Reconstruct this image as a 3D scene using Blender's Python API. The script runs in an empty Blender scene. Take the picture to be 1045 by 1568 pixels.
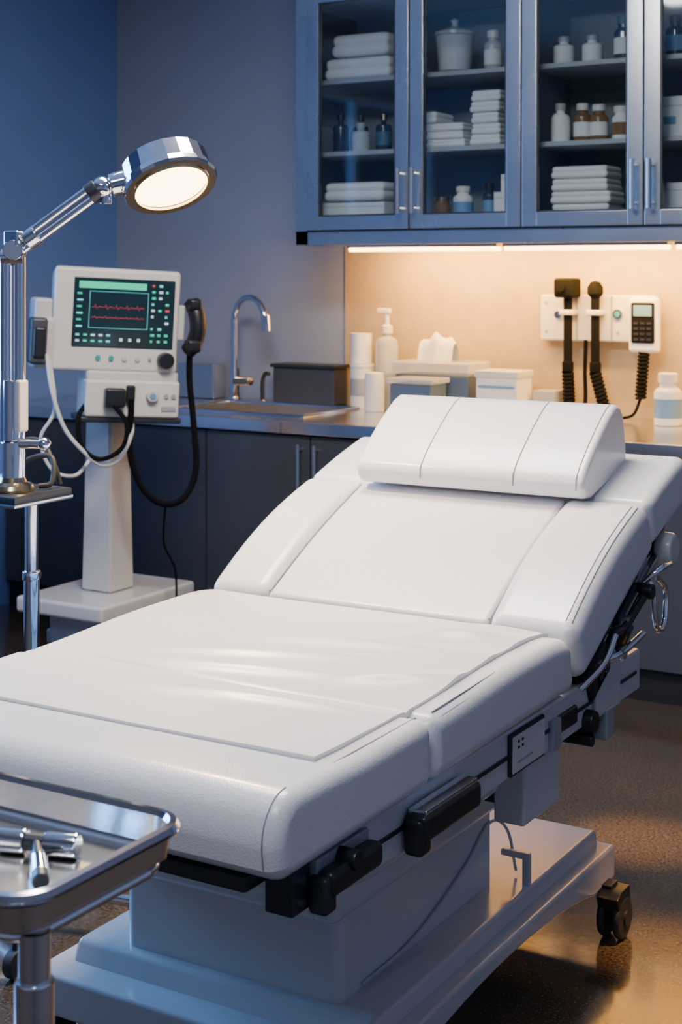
import bpy, bmesh, math, random
from mathutils import Vector, Matrix
random.seed(4)
scene = bpy.context.scene

# ------------------------------------------------------------------ materials
def pm(name, col, rough=0.5, metal=0.0, bump=0.0, bscale=200.0, var=0.0, vscale=4.0, coat=0.0,
       emis=None, estr=0.0, alpha=1.0, trans=0.0, rvar=0.0, btype='noise', bdist=.002, spec=.5):
    m = bpy.data.materials.new(name); m.use_nodes = True
    nt = m.node_tree; b = nt.nodes['Principled BSDF']
    b.inputs['Base Color'].default_value = (*col, 1)
    b.inputs['Roughness'].default_value = rough
    b.inputs['Metallic'].default_value = metal
    b.inputs['Specular IOR Level'].default_value = spec
    b.inputs['Coat Weight'].default_value = coat
    b.inputs['Coat Roughness'].default_value = 0.15
    b.inputs['Transmission Weight'].default_value = trans
    b.inputs['Alpha'].default_value = alpha
    if emis:
        b.inputs['Emission Color'].default_value = (*emis, 1)
        b.inputs['Emission Strength'].default_value = estr
    tc = nt.nodes.new('ShaderNodeTexCoord')
    n = nt.nodes.new('ShaderNodeTexNoise'); n.inputs['Scale'].default_value = vscale
    n.inputs['Detail'].default_value = 5
    nt.links.new(tc.outputs['Object'], n.inputs['Vector'])
    mx = nt.nodes.new('ShaderNodeMix'); mx.data_type = 'RGBA'
    v = max(var, 0.02)
    mx.inputs['A'].default_value = (*[c*(1-v) for c in col], 1)
    mx.inputs['B'].default_value = (*[min(1, c*(1+v)) for c in col], 1)
    nt.links.new(n.outputs['Fac'], mx.inputs['Factor'])
    nt.links.new(mx.outputs['Result'], b.inputs['Base Color'])
    if rvar:
        mr = nt.nodes.new('ShaderNodeMapRange')
        mr.inputs['To Min'].default_value = max(0, rough-rvar); mr.inputs['To Max'].default_value = rough+rvar
        nt.links.new(n.outputs['Fac'], mr.inputs['Value']); nt.links.new(mr.outputs['Result'], b.inputs['Roughness'])
    if bump:
        if btype == 'vor':
            t = nt.nodes.new('ShaderNodeTexVoronoi'); out = 'Distance'
        else:
            t = nt.nodes.new('ShaderNodeTexNoise'); out = 'Fac'
        t.inputs['Scale'].default_value = bscale
        nt.links.new(tc.outputs['Object'], t.inputs['Vector'])
        bp = nt.nodes.new('ShaderNodeBump'); bp.inputs['Strength'].default_value = bump
        bp.inputs['Distance'].default_value = bdist
        nt.links.new(t.outputs[out], bp.inputs['Height']); nt.links.new(bp.outputs['Normal'], b.inputs['Normal'])
    return m

vinyl = pm('white_vinyl', (.79, .775, .775), .30, bump=.32, bscale=340, btype='vor', coat=.35, bdist=.0009)
sheetm = pm('white_cover', (.81, .785, .765), .36, bump=.15, bscale=500, btype='vor', bdist=.0005, coat=.1)
stitch = pm('stitching', (.30, .30, .34), .7)
groove = pm('cushion_groove', (.42, .42, .46), .7)
bedwhite = pm('bed_frame_white_paint', (.64, .63, .62), .24, coat=.4)
bedgrey = pm('bed_rail_grey', (.40, .42, .46), .35, metal=.3)
chrome = pm('chrome', (.90, .90, .91), .08, 1)
steel = pm('brushed_steel', (.78, .77, .75), .22, 1, bump=.05, bscale=300, rvar=.06)
steelc = pm('cabinet_steel', (.52, .56, .61), .27, .92, var=.12, vscale=2, rvar=.06)
black = pm('black_plastic', (.012, .013, .016), .35)
rubber = pm('black_rubber', (.02, .02, .022), .6)
matteblack = pm('matte_black', (.004, .004, .005), .8, spec=.12)
dark = pm('dark_metal', (.05, .055, .065), .4, .6)
basecab = pm('base_cabinet_laminate', (.052, .056, .068), .42, var=.1)
seamdk = pm('seam_dark', (.008, .009, .012), .6)
medwhite = pm('medical_white_plastic', (.58, .56, .53), .4)
cream = pm('cream_plastic', (.70, .67, .62), .35)
gown = pm('linen_white', (.78, .79, .80), .85, bump=.5, bscale=120)
paint = pm('wall_paint_blue_grey', (.26, .31, .425), .75, bump=.15, bscale=50, var=.08, vscale=3)
paint_bluelit = pm('wall_paint_blue_lit', (.12, .225, .54), .75, bump=.15, bscale=50, var=.08, vscale=3)  # blue light on the left wall is put into its paint colour
beige = pm('backsplash_beige', (.44, .335, .19), .5, bump=.25, bscale=60, var=.14, vscale=14)
ceilm = pm('ceiling_white', (.5, .52, .56), .9)
toe = pm('toe_kick_black', (.012, .012, .015), .5)
interior = pm('cabinet_interior', (.20, .225, .26), .6)
labelb = pm('label_blue', (.15, .3, .5), .5)
labeld = pm('label_teal_dark', (.05, .12, .16), .5)
amber = pm('amber_glass', (.22, .12, .05), .12, coat=.5)
darkglass = pm('dark_bottle_glass', (.03, .04, .07), .1, coat=.5)
clearp = pm('frosted_plastic', (.70, .76, .82), .2, alpha=.5)
bluebox = pm('blue_plastic', (.10, .15, .24), .35, alpha=.92)
gold = pm('brass_metal', (.75, .6, .35), .18, 1)
capgrey = pm('cap_grey', (.35, .37, .4), .4)
strip = pm('warm_led_diffuser', (1, .8, .5), .5, emis=(1, .58, .16), estr=15)
lampglow = pm('lamp_diffuser', (1, .9, .7), .5, emis=(1, .72, .34), estr=12)
panelglow = pm('panel_diffuser', (1, 1, 1), .5, emis=(.9, .94, 1), estr=4)
scrm = pm('screen_black', (.006, .014, .018), .12, emis=(.01, .05, .06), estr=.25)
g_em = pm('screen_green', (.02, .4, .25), .4, emis=(.03, .70, .36), estr=.8)
c_em = pm('screen_cyan', (.1, .5, .5), .4, emis=(.2, .75, .75), estr=.7)
r_em = pm('screen_red', (.5, .05, .07), .4, emis=(.8, .04, .08), estr=.5)
w_em = pm('screen_white', (.6, .7, .7), .4, emis=(.6, .8, .8), estr=.5)
tealbtn = pm('button_teal', (.05, .35, .3), .4)
blueframe = pm('window_frame_white', (.6, .62, .66), .4)

def glass_mat():
    m = bpy.data.materials.new('cabinet_glass'); m.use_nodes = True
    nt = m.node_tree; nt.nodes.clear()
    o = nt.nodes.new('ShaderNodeOutputMaterial'); mx = nt.nodes.new('ShaderNodeMixShader')
    t = nt.nodes.new('ShaderNodeBsdfTransparent'); g = nt.nodes.new('ShaderNodeBsdfGlossy')
    t.inputs['Color'].default_value = (.88, .92, .94, 1)
    g.inputs['Roughness'].default_value = .05; g.inputs['Color'].default_value = (.85, .92, 1, 1)
    f = nt.nodes.new('ShaderNodeFresnel'); f.inputs['IOR'].default_value = 1.45
    nt.links.new(f.outputs[0], mx.inputs[0]); nt.links.new(t.outputs[0], mx.inputs[1])
    nt.links.new(g.outputs[0], mx.inputs[2]); nt.links.new(mx.outputs[0], o.inputs[0])
    return m
glass = glass_mat()

def floor_mat():
    m = bpy.data.materials.new('polished_speckled_floor'); m.use_nodes = True
    nt = m.node_tree; b = nt.nodes['Principled BSDF']
    tc = nt.nodes.new('ShaderNodeTexCoord')
    n1 = nt.nodes.new('ShaderNodeTexNoise'); n1.inputs['Scale'].default_value = 160; n1.inputs['Detail'].default_value = 8
    n2 = nt.nodes.new('ShaderNodeTexNoise'); n2.inputs['Scale'].default_value = 3; n2.inputs['Detail'].default_value = 4
    for n in (n1, n2): nt.links.new(tc.outputs['Object'], n.inputs['Vector'])
    cr = nt.nodes.new('ShaderNodeValToRGB')
    cr.color_ramp.elements[0].position = .38; cr.color_ramp.elements[0].color = (.030, .023, .018, 1)
    cr.color_ramp.elements[1].position = .72; cr.color_ramp.elements[1].color = (.17, .125, .08, 1)
    nt.links.new(n1.outputs['Fac'], cr.inputs[0])
    mx = nt.nodes.new('ShaderNodeMix'); mx.data_type = 'RGBA'; mx.blend_type = 'MULTIPLY'; mx.inputs['Factor'].default_value = .5
    nt.links.new(cr.outputs[0], mx.inputs['A']); nt.links.new(n2.outputs['Fac'], mx.inputs['B'])
    nt.links.new(mx.outputs['Result'], b.inputs['Base Color'])
    mr = nt.nodes.new('ShaderNodeMapRange'); mr.inputs['To Min'].default_value = .10; mr.inputs['To Max'].default_value = .26
    nt.links.new(n2.outputs['Fac'], mr.inputs['Value']); nt.links.new(mr.outputs['Result'], b.inputs['Roughness'])
    b.inputs['Coat Weight'].default_value = .7; b.inputs['Coat Roughness'].default_value = .10
    bp = nt.nodes.new('ShaderNodeBump'); bp.inputs['Strength'].default_value = .12; bp.inputs['Distance'].default_value = .0014
    n3 = nt.nodes.new('ShaderNodeTexNoise'); n3.inputs['Scale'].default_value = 36; nt.links.new(tc.outputs['Object'], n3.inputs['Vector'])
    nt.links.new(n3.outputs['Fac'], bp.inputs['Height']); nt.links.new(bp.outputs['Normal'], b.inputs['Normal'])
    nt.links.new(bp.outputs['Normal'], b.inputs['Coat Normal'])
    return m
floorm = floor_mat()

# ------------------------------------------------------------------ builder
def catmull(pts, n=8):
    P = [Vector(p) for p in pts]
    if len(P) < 3: return P
    out = []
    Q = [P[0]*2-P[1]] + P + [P[-1]*2-P[-2]]
    for i in range(1, len(Q)-2):
        for k in range(n):
            t = k/n
            a, b, c, d = Q[i-1], Q[i], Q[i+1], Q[i+2]
            out.append(.5*((2*b)+(c-a)*t+(2*a-5*b+4*c-d)*t*t+(3*b-a-3*c+d)*t**3))
    out.append(P[-1]); return out

class B:
    def __init__(s, M=None):
        s.v = []; s.f = []; s.mi = []; s.mats = []; s.M = M
    def idx(s, mat):
        if mat not in s.mats: s.mats.append(mat)
        return s.mats.index(mat)
    def raw(s, verts, faces, mat):
        o = len(s.v); s.v += [Vector(v) for v in verts]; k = s.idx(mat)
        for f in faces: s.f.append([o+i for i in f]); s.mi.append(k)
    def bm(s, bm, mat):
        bm.verts.index_update()
        s.raw([v.co.copy() for v in bm.verts], [[v.index for v in f.verts] for f in bm.faces], mat); bm.free()
    def box(s, x0, x1, y0, y1, z0, z1, mat, bev=0, seg=3, R=None):
        bm = bmesh.new(); bmesh.ops.create_cube(bm, size=1)
        for v in bm.verts:
            v.co = Vector(((x0+x1)/2+v.co.x*(x1-x0), (y0+y1)/2+v.co.y*(y1-y0), (z0+z1)/2+v.co.z*(z1-z0)))
        if bev: bmesh.ops.bevel(bm, geom=bm.edges[:], offset=bev, segments=seg, profile=.5, affect='EDGES')
        if R is not None: bmesh.ops.transform(bm, matrix=R, verts=bm.verts)
        s.bm(bm, mat)
    def prism(s, pts, x0, x1, mat, bev=0, seg=4, ang=.45):
        bm = bmesh.new()
        a = [bm.verts.new((x0, p[0], p[1])) for p in pts]; b = [bm.verts.new((x1, p[0], p[1])) for p in pts]
        n = len(pts)
        bm.faces.new(a); bm.faces.new(b[::-1])
        for i in range(n): bm.faces.new((a[i], b[i], b[(i+1) % n], a[(i+1) % n]))
        bmesh.ops.recalc_face_normals(bm, faces=bm.faces)
        if bev:
            e = [e for e in bm.edges if e.calc_face_angle(0) > ang]
            bmesh.ops.bevel(bm, geom=e, offset=bev, segments=seg, profile=.5, affect='EDGES', clamp_overlap=True)
        s.bm(bm, mat)
    def lathe(s, prof, o, mat, axis=(0, 0, 1), seg=28, caps=True):
        q = Vector((0, 0, 1)).rotation_difference(Vector(axis).normalized()); o = Vector(o)
        vs = []; fs = []
        for r, z in prof:
            for k in range(seg):
                a = 2*math.pi*k/seg
                vs.append(o+q @ Vector((r*math.cos(a), r*math.sin(a), z)))
        n = len(prof)
        for i in range(n-1):
            for k in range(seg):
                k2 = (k+1) % seg
                fs.append([i*seg+k, i*seg+k2, (i+1)*seg+k2, (i+1)*seg+k])
        if caps and prof[0][0] > 1e-5: fs.append(list(range(seg))[::-1])
        if caps and prof[-1][0] > 1e-5: fs.append([(n-1)*seg+k for k in range(seg)])
        s.raw(vs, fs, mat)
    def cyl(s, p0, p1, r, mat, r2=None, seg=24, bev=0):
        p0 = Vector(p0); p1 = Vector(p1); h = (p1-p0).length; r2 = r if r2 is None else r2
        if bev: prof = [(r-bev, 0), (r-bev*.3, bev*.3), (r, bev), (r2, h-bev), (r2-bev*.3, h-bev*.3), (r2-bev, h)]
        else: prof = [(r, 0), (r2, h)]
        s.lathe(prof, p0, mat, (p1-p0), seg)
    def ball(s, c, r, mat):
        s.lathe([(r*math.sin(math.pi*i/10)+1e-6, -r*math.cos(math.pi*i/10)) for i in range(11)], c, mat)
    def tube(s, pts, r, mat, smooth=True, seg=10, n=8, closed=False):
        P = catmull(pts, n) if smooth else [Vector(p) for p in pts]
        vs = []; fs = []; up = None
        for i, p in enumerate(P):
            t = (P[min(i+1, len(P)-1)]-P[max(i-1, 0)])
            if t.length < 1e-9: t = Vector((0, 0, 1))
            t.normalize()
            if up is None:
                up = t.orthogonal().normalized()
            up = (up-t*up.dot(t)).normalized(); w = t.cross(up)
            for k in range(seg):
                a = 2*math.pi*k/seg; vs.append(p+(up*math.cos(a)+w*math.sin(a))*r)
        for i in range(len(P)-1):
            for k in range(seg):
                k2 = (k+1) % seg; fs.append([i*seg+k, i*seg+k2, (i+1)*seg+k2, (i+1)*seg+k])
        fs.append(list(range(seg))[::-1]); fs.append([(len(P)-1)*seg+k for k in range(seg)])
        s.raw(vs, fs, mat)
    def coil(s, p0, p1, R, r, mat, turns, seg=7):
        p0 = Vector(p0); p1 = Vector(p1); t = (p1-p0).normalized(); u = t.orthogonal().normalized(); w = t.cross(u)
        pts = [p0+(p1-p0)*(i/(turns*12))+(u*math.cos(2*math.pi*i/12)+w*math.sin(2*math.pi*i/12))*R for i in range(turns*12+1)]
        s.tube(pts, r, mat, smooth=False, seg=seg)
    def finish(s, name, parent=None, wn=True):
        vs = [(s.M @ v) if s.M else v for v in s.v]
        c = Vector((sum((min(v[i] for v in vs), max(v[i] for v in vs)))/2 for i in range(3)))
        c.z = min(v.z for v in vs)
        me = bpy.data.meshes.new(name)
        me.from_pydata([v-c for v in vs], [], s.f); me.update()
        for m in s.mats: me.materials.append(m)
        me.polygons.foreach_set('material_index', s.mi)
        bm = bmesh.new(); bm.from_mesh(me); bmesh.ops.recalc_face_normals(bm, faces=bm.faces); bm.to_mesh(me); bm.free()
        me.shade_smooth(); me.set_sharp_from_angle(angle=math.radians(38))
        ob = bpy.data.objects.new(name, me); ob.location = c; scene.collection.objects.link(ob)
        if wn:
            w = ob.modifiers.new('wn', 'WEIGHTED_NORMAL'); w.keep_sharp = True
        if parent:
            ob.parent = parent; ob.matrix_parent_inverse = Matrix.Translation(-parent.location)
        return ob

def empty(name, loc):
    e = bpy.data.objects.new(name, None); e.location = loc; e.empty_display_size = .1
    scene.collection.objects.link(e); return e

# ------------------------------------------------------------------ room
XL, XR, YB, YF, ZC = -4.457, 1.7, 5.45, -1.6, 2.8
b = B(); b.box(XL-.1, XR+.1, YF-.1, YB+.1, -.1, 0, floorm); b.finish('floor', wn=False)
b = B(); b.box(XL-.1, XR+.1, YF-.1, YB+.1, ZC, ZC+.1, ceilm); b.finish('ceiling', wn=False)
b = B(); b.box(XL-.1, XR+.1, YB, YB+.1, 0, ZC, paint)
b.box(-3.224, XR-.001, YB-.008, YB+.01, .846, 1.56, beige); b.finish('wall_back', wn=False)
b = B(); b.box(XR, XR+.1, YF, YB, 0, ZC, paint); b.finish('wall_right', wn=False)
b = B(); b.box(XL-.1, XR+.1, YF-.1, YF, 0, ZC, paint); b.finish('wall_front', wn=False)
wy0, wy1, wz0, wz1 = 1.3, 3.3, .95, 2.45
b = B()
b.box(XL-.1, XL, YF, wy0, 0, ZC, paint_bluelit); b.box(XL-.1, XL, wy1, YB, 0, ZC, paint_bluelit)
b.box(XL-.1, XL, wy0, wy1, 0, wz0, paint_bluelit); b.box(XL-.1, XL, wy0, wy1, wz1, ZC, paint_bluelit)
b.finish('wall_left', wn=False)
b = B()
for (y0, y1, z0, z1) in [(wy0, wy1, wz0, wz0+.05), (wy0, wy1, wz1-.05, wz1), (wy0, wy0+.05, wz0+.05, wz1-.05), (wy1-.05, wy1, wz0+.05, wz1-.05), ((wy0+wy1)/2-.02, (wy0+wy1)/2+.02, wz0+.05, wz1-.05)]:
    b.box(XL-.08, XL-.02, y0, y1, z0, z1, blueframe)
b.box(XL-.052, XL-.048, wy0+.05, wy1-.05, wz0+.05, wz1-.05, glass)
b.finish('window_1', wn=False)
b = B(); b.box(XL, XL+.012, YF, 4.6, 0, .1, toe); b.finish('baseboard_left', wn=False)

# ------------------------------------------------------------------ base cabinet + counter
bc = empty('base_cabinet', (-1.5, 5.05, 0))
CX0, CX1 = -4.44, 1.3
b = B()
b.box(CX0, CX1, 4.728, YB-.012, 0, .1, toe)
b.box(CX0, CX1, 4.728, 4.80, .1, .80, seamdk)
b.box(CX0, CX1, 4.80, YB-.012, .1, .60, basecab)
b.finish('carcass', bc)
b = B()
edges = [-4.44, -4.35, -3.88, -3.406, -2.934, -2.46, -1.99, -1.52, -1.05, -.58, -.11, .36, .83, 1.3]
for a, c in zip(edges[:-1], edges[1:]):
    b.box(a+.003, c-.003, 4.70, 4.727, .11, .792, basecab, .003, 2)
b.finish('doors', bc)
b = B()
for i, x in enumerate([-3.406-.44, -2.934-.035, -2.934+.035, -1.99-.035, -1.99+.035, -1.05-.035, -1.05+.035, -.11-.035]):
    b.cyl((x, 4.67, .57), (x, 4.67, .765), .008, steel, seg=12)
    for z in (.62, .745): b.cyl((x, 4.67, z), (x, 4.70, z), .005, steel, seg=10)
b.finish('handles', bc)
ZT = .846
SX0, SX1, SY0, SY1 = -3.66, -3.05, 4.83, 5.22
b = B()
b.box(CX0, SX0, 4.68, YB-.01, .80, ZT, steel, .004, 2); b.box(SX1, CX1, 4.68, YB-.01, .80, ZT, steel, .004, 2)
b.box(SX0, SX1, 4.68, SY0, .80, ZT, steel, .004, 2); b.box(SX0, SX1, SY1, YB-.01, .80, ZT, steel, .004, 2)
b.finish('countertop', bc)
b = B()
b.box(SX0, SX1, SY0, SY1, .655, .66, steel)
b.box(SX0, SX0+.004, SY0, SY1, .66, .85, steel); b.box(SX1-.004, SX1, SY0, SY1, .66, .85, steel)
b.box(SX0, SX1, SY0, SY0+.004, .66, .85, steel); b.box(SX0, SX1, SY1-.004, SY1, .66, .85, steel)
rim = [(SX0-.012, SY0-.012, .850), (SX1+.012, SY0-.012, .850), (SX1+.012, SY1+.012, .850), (SX0-.012, SY1+.012, .850), (SX0-.012, SY0-.012, .850)]
b.tube(rim, .008, chrome, smooth=False)
b.cyl((-3.35, 5.02, .66), (-3.35, 5.02, .665), .04, chrome)
b.finish('sink_basin', bc)

# faucet
fx, fy = -3.69, 5.30
b = B()
b.cyl((fx, fy, ZT+.001), (fx, fy, ZT+.02), .032, chrome, bev=.004)
b.cyl((fx, fy, ZT+.02), (fx, fy, ZT+.14), .024, chrome)
pts = [(fx, fy, ZT+.10), (fx, fy, 1.13)]
for i in range(0, 11):
    a = math.pi*i/10*.93
    dd = .105*(1-math.cos(a)); pts.append((fx+dd*.95, fy-dd*.30, 1.185+.105*math.sin(a)))
pts.append((pts[-1][0]+.005, pts[-1][1], pts[-1][2]-.03))
b.tube(pts, .015, chrome, n=5)
e = Vector(pts[-1]); b.cyl(e+Vector((0, 0, .04)), e+Vector((.008, -.003, -.03)), .021, chrome, bev=.003)
b.cyl((fx-.01, fy, ZT+.085), (fx+.11, fy-.04, ZT+.09), .018, gold, bev=.004)
b.tube([(fx+.09, fy-.036, ZT+.08), (fx+.12, fy-.05, ZT+.10)], .008, chrome, smooth=False)
b.finish('faucet')
b = B()
sx_, sy_ = fx+.165, fy-.030
b.cyl((sx_, sy_, ZT+.001), (sx_, sy_, ZT+.015), .018, chrome)
b.tube([(sx_, sy_, ZT+.005), (sx_, sy_, ZT+.09), (sx_+.02, sy_-.01, ZT+.125), (sx_+.045, sy_-.02, ZT+.125)], .009, dark)
b.finish('soap_spout')

# ------------------------------------------------------------------ wall cabinet
wc = empty('wall_cabinet', (-2.0, 5.22, 1.503))
WX0, WX1, WY0, WZ0, WZ1 = -3.188, -.78, 5.0, 1.503, 2.60
b = B()
b.box(WX0, WX0+.03, WY0+.004, YB-.01, WZ0, WZ1, steelc); b.box(WX1-.03, WX1, WY0+.004, YB-.01, WZ0, WZ1, steelc)
b.box(WX0+.03, WX1-.03, WY0+.004, YB-.01, WZ1-.03, WZ1, steelc)
b.box(WX0, WX1, WY0+.004, YB-.01, WZ0, WZ0+.02, steelc)
b.box(WX0, WX1, WY0, WY0+.03, WZ0, WZ0+.055, steelc, .002, 2)
b.box(WX0, WX0+.058, WY0, WY0+.03, WZ0, WZ1, steelc, .002, 2)
b.finish('carcass', wc)
b = B()
b.box(WX0+.03, WX1-.03, YB-.03, YB-.012, WZ0+.02, WZ1-.03, interior)
b.box(WX0+.03, WX1-.03, WY0+.03, YB-.03, WZ0+.06, WZ0+.095, interior)
b.finish('interior_back', wc)
b = B()
for z in (1.85, 2.132, 2.44):
    b.box(WX0+.03, WX1-.03, WY0+.05, YB-.03, z, z+.018, capgrey, .002, 2)
for x in (-2.215, -1.30):
    b.box(x-.01, x+.01, WY0+.04, YB-.03, WZ0+.02, WZ1-.03, interior)
b.finish('shelves', wc)
dx = [-3.13, -2.6725, -2.215, -1.7575, -1.30, -.8425]
b = B(); gp = B(); hd = B()
for i in range(5):
    a, c = dx[i]+.003, dx[i+1]-.003
    z0, z1 = 1.560, 2.50
    sw = .056
    for (p, q, r, s_) in [(a, a+sw, z0, z1), (c-sw, c, z0, z1), (a+sw, c-sw, z0, z0+.052), (a+sw, c-sw, z1-.06, z1)]:
        b.box(p, q, WY0-.022, WY0-.001, r, s_, steelc, .0025, 2)
    for (p, q, r, s_) in [(a+sw, a+sw+.006, z0+.052, z1-.06), (c-sw-.006, c-sw, z0+.052, z1-.06), (a+sw, c-sw, z0+.052, z0+.058)]:
        b.box(p, q, WY0-.018, WY0-.004, r, s_, dark)
    b.box(c, c+.006, WY0-.006, WY0+.001, z0, z1, seamdk)
    gp.box(a+sw, c-sw, WY0-.012, WY0-.008, z0+.05, z1-.06, glass)
b.box(-3.13, -.84, WY0-.006, WY0+.001, 1.554, 1.560, seamdk); b.box(-3.133, -3.127, WY0-.006, WY0+.001, 1.554, 2.5, seamdk)
for x in (-2.6725-.03, -2.6725+.03, -1.7575-.03, -1.7575+.03):
    hd.cyl((x, WY0-.055, 1.615), (x, WY0-.055, 1.785), .010, steel, seg=14)
    for z in (1.635, 1.765): hd.cyl((x, WY0-.055, z), (x, WY0-.022, z), .006, chrome, seg=10)
b.finish('door_frames', wc); gp.finish('door_glass', wc, wn=False); hd.finish('door_handles', wc)

def area(name, loc, rot, sx, sy, col, en):
    L = bpy.data.lights.new(name, 'AREA'); L.shape = 'RECTANGLE'; L.size = sx; L.size_y = sy; L.color = col; L.energy = en
    o = bpy.data.objects.new(name, L); o.location = loc; o.rotation_euler = rot; scene.collection.objects.link(o); return o
for (x0, x1) in [(-2.99, -2.35), (-2.325, -1.70), (-1.675, -1.0)]:
    b = B()
    b.box(x0, x1, 5.06, 5.12, 1.492, 1.5025, steelc)
    b.box(x0+.004, x1-.004, 5.064, 5.116, 1.476, 1.492, strip, .004, 2)
    b.finish('under_cabinet_light')
    area('under_cabinet_glow', ((x0+x1)/2, 5.22, 1.474), (math.radians(40), 0, 0), x1-x0-.04, .04, (1, .50, .10), 14)

# ------------------------------------------------------------------ cabinet contents
S0, S1, S2 = 1.598, 1.868, 2.150
def towels(x0, x1, y, z, n, h, mat=gown, dep=.16, name='folded_towels'):
    b = B()
    for i in range(n):
        j = random.uniform(-.004, .004); j2 = random.uniform(-.006, .006)
        zz = z+.001+i*h
        b.box(x0+j, x1+j2, y-dep/2+j, y+dep/2, zz, zz+h*.55, mat, h*.24, 3)
        b.box(x0+j+.003, x1+j2-.002, y-dep/2+j+.004, y+dep/2, zz+h*.45, zz+h*.98, mat, h*.24, 3)
    return b.finish(name)
def bottle(x, y, z, r, h, mat, cap=cream, label=None, neck=.4, name='medicine_bottle', caph=.18):
    b = B(); z += .001
    hb = h*(.72 if caph < .3 else .6)
    prof = [(r*.92, 0), (r, .004), (r, hb*.86), (r*.85, hb*.95), (r*neck, hb), (r*neck, h*(1-caph))]
    b.lathe(prof, (x, y, z), mat)
    b.lathe([(r*(neck+.12), 0), (r*(neck+.12), h*caph*.9), (r*neck, h*caph)], (x, y, z+h*(1-caph)-.002), cap)
    if label: b.lathe([(r*1.015, 0), (r*1.015, hb*.5)], (x, y, z+hb*.2), label)
    return b.finish(name)
def carton(x0, x1, y, z, h, mat, dep=.12, name='supply_carton', band=None):
    b = B(); z += .001
    b.box(x0, x1, y-dep/2, y+dep/2, z, z+h, mat, .003, 2)
    b.box(x0+.002, x1-.002, y-dep/2-.0015, y-dep/2+.002, z+h*.75, z+h*.77, capgrey)
    if band: b.box(x0+.01, x0+(x1-x0)*.45, y-dep/2-.002, y-dep/2+.002, z+h*.3, z+h*.5, band)
    return b.finish(name)
Y = 5.15
towels(-3.10, -2.80, Y, S2, 1, .085); towels(-3.07, -2.81, Y, S2+.088, 1, .09)
bottle(-3.07, Y, S1, .032, .16, darkglass, black, name='reagent_bottle', neck=.3)
bottle(-2.995, Y+.03, S1, .03, .155, darkglass, black, name='reagent_bottle', neck=.3)
bottle(-2.955, Y-.04, S1, .034, .115, clearp, capgrey, name='medicine_bottle')
bottle(-2.875, Y, S1, .032, .15, darkglass, gold, labeld, name='reagent_bottle', neck=.3)
carton(-3.12, -2.84, Y, S0, .072, gown, name='folded_drape'); towels(-3.10, -2.83, Y, S0+.075, 1, .075)
b = B()
b.lathe([(.05, 0), (.062, .01), (.074, .14), (.07, .145), (.066, .14), (.055, .015), (.0, .012)], (-2.565, Y, S2+.001), clearp)
b.lathe([(.078, 0), (.078, .012), (.03, .03), (.012, .036), (.012, .05), (.018, .058), (.0, .068)], (-2.565, Y, S2+.146), clearp)
b.lathe([(.0, 0), (.055, .0), (.062, .08), (0, .082)], (-2.565, Y, S2+.014), gown)
b.finish('glass_apothecary_jar')
bottle(-2.405, Y, S2, .034, .155, clearp, cream, gown, name='medicine_bottle', neck=.55)
towels(-2.655, -2.49, Y, S1, 3, .03); towels(-2.66, -2.60, Y, S1+.092, 1, .045, name='gauze_pack')
towels(-2.465, -2.345, Y, S1, 5, .041)
bottle(-2.62, Y, S0, .034, .088, amber, gold, name='pill_bottle', neck=.8)
bottle(-2.52, Y-.02, S0, .038, .125, gown, cream, labelb, name='medicine_bottle', neck=.6)
bottle(-2.42, Y, S0, .025, .135, darkglass, black, labelb, name='reagent_bottle', neck=.6)
carton(-2.375, -2.29, Y, S0, .095, gown); carton(-2.36, -2.29, Y+.03, S0+.097, .065, gown)
bottle(-2.12, Y, S2, .038, .108, gown, capgrey, name='medicine_bottle', neck=.45)
bottle(-2.01, Y, S2, .037, .105, gown, capgrey, name='medicine_bottle', neck=.45)
bottle(-1.89, Y, S2, .036, .165, darkglass, labeld, gown, name='reagent_bottle', neck=.6)
bottle(-2.175, Y+.06, S1, .022, .12, clearp, cream, name='medicine_bottle')
bottle(-2.125, Y-.02, S1, .034, .145, gown, capgrey, name='medicine_bottle', neck=.45)
bottle(-2.055, Y+.02, S1, .034, .145, amber, cream, gown, name='pill_bottle', neck=.55)
bottle(-1.985, Y, S1, .034, .135, amber, cream, gown, name='pill_bottle', neck=.6)
bottle(-1.90, Y, S1, .034, .125, gown, cream, amber, name='medicine_bottle', neck=.7)
towels(-2.145, -1.915, Y, S0, 2, .045); towels(-2.14, -1.92, Y, S0+.09, 2, .045)
bottle(-1.70, Y, S2, .036, .15, darkglass, black, labelb, name='reagent_bottle', neck=.5)
bottle(-1.60, Y, S2, .036, .13, gown, cream, name='medicine_bottle')
carton(-1.745, -1.60, Y, S1, .14, gown, band=labelb)
carton(-1.715, -1.55, Y, S0, .11, gown); towels(-1.50, -1.35, Y, S1, 4, .035); towels(-1.5, -1.34, Y, S2, 3, .04)
towels(-1.22, -.95, Y, S1, 3, .04); bottle(-1.1, Y, S2, .036, .13, gown, cream)

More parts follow.
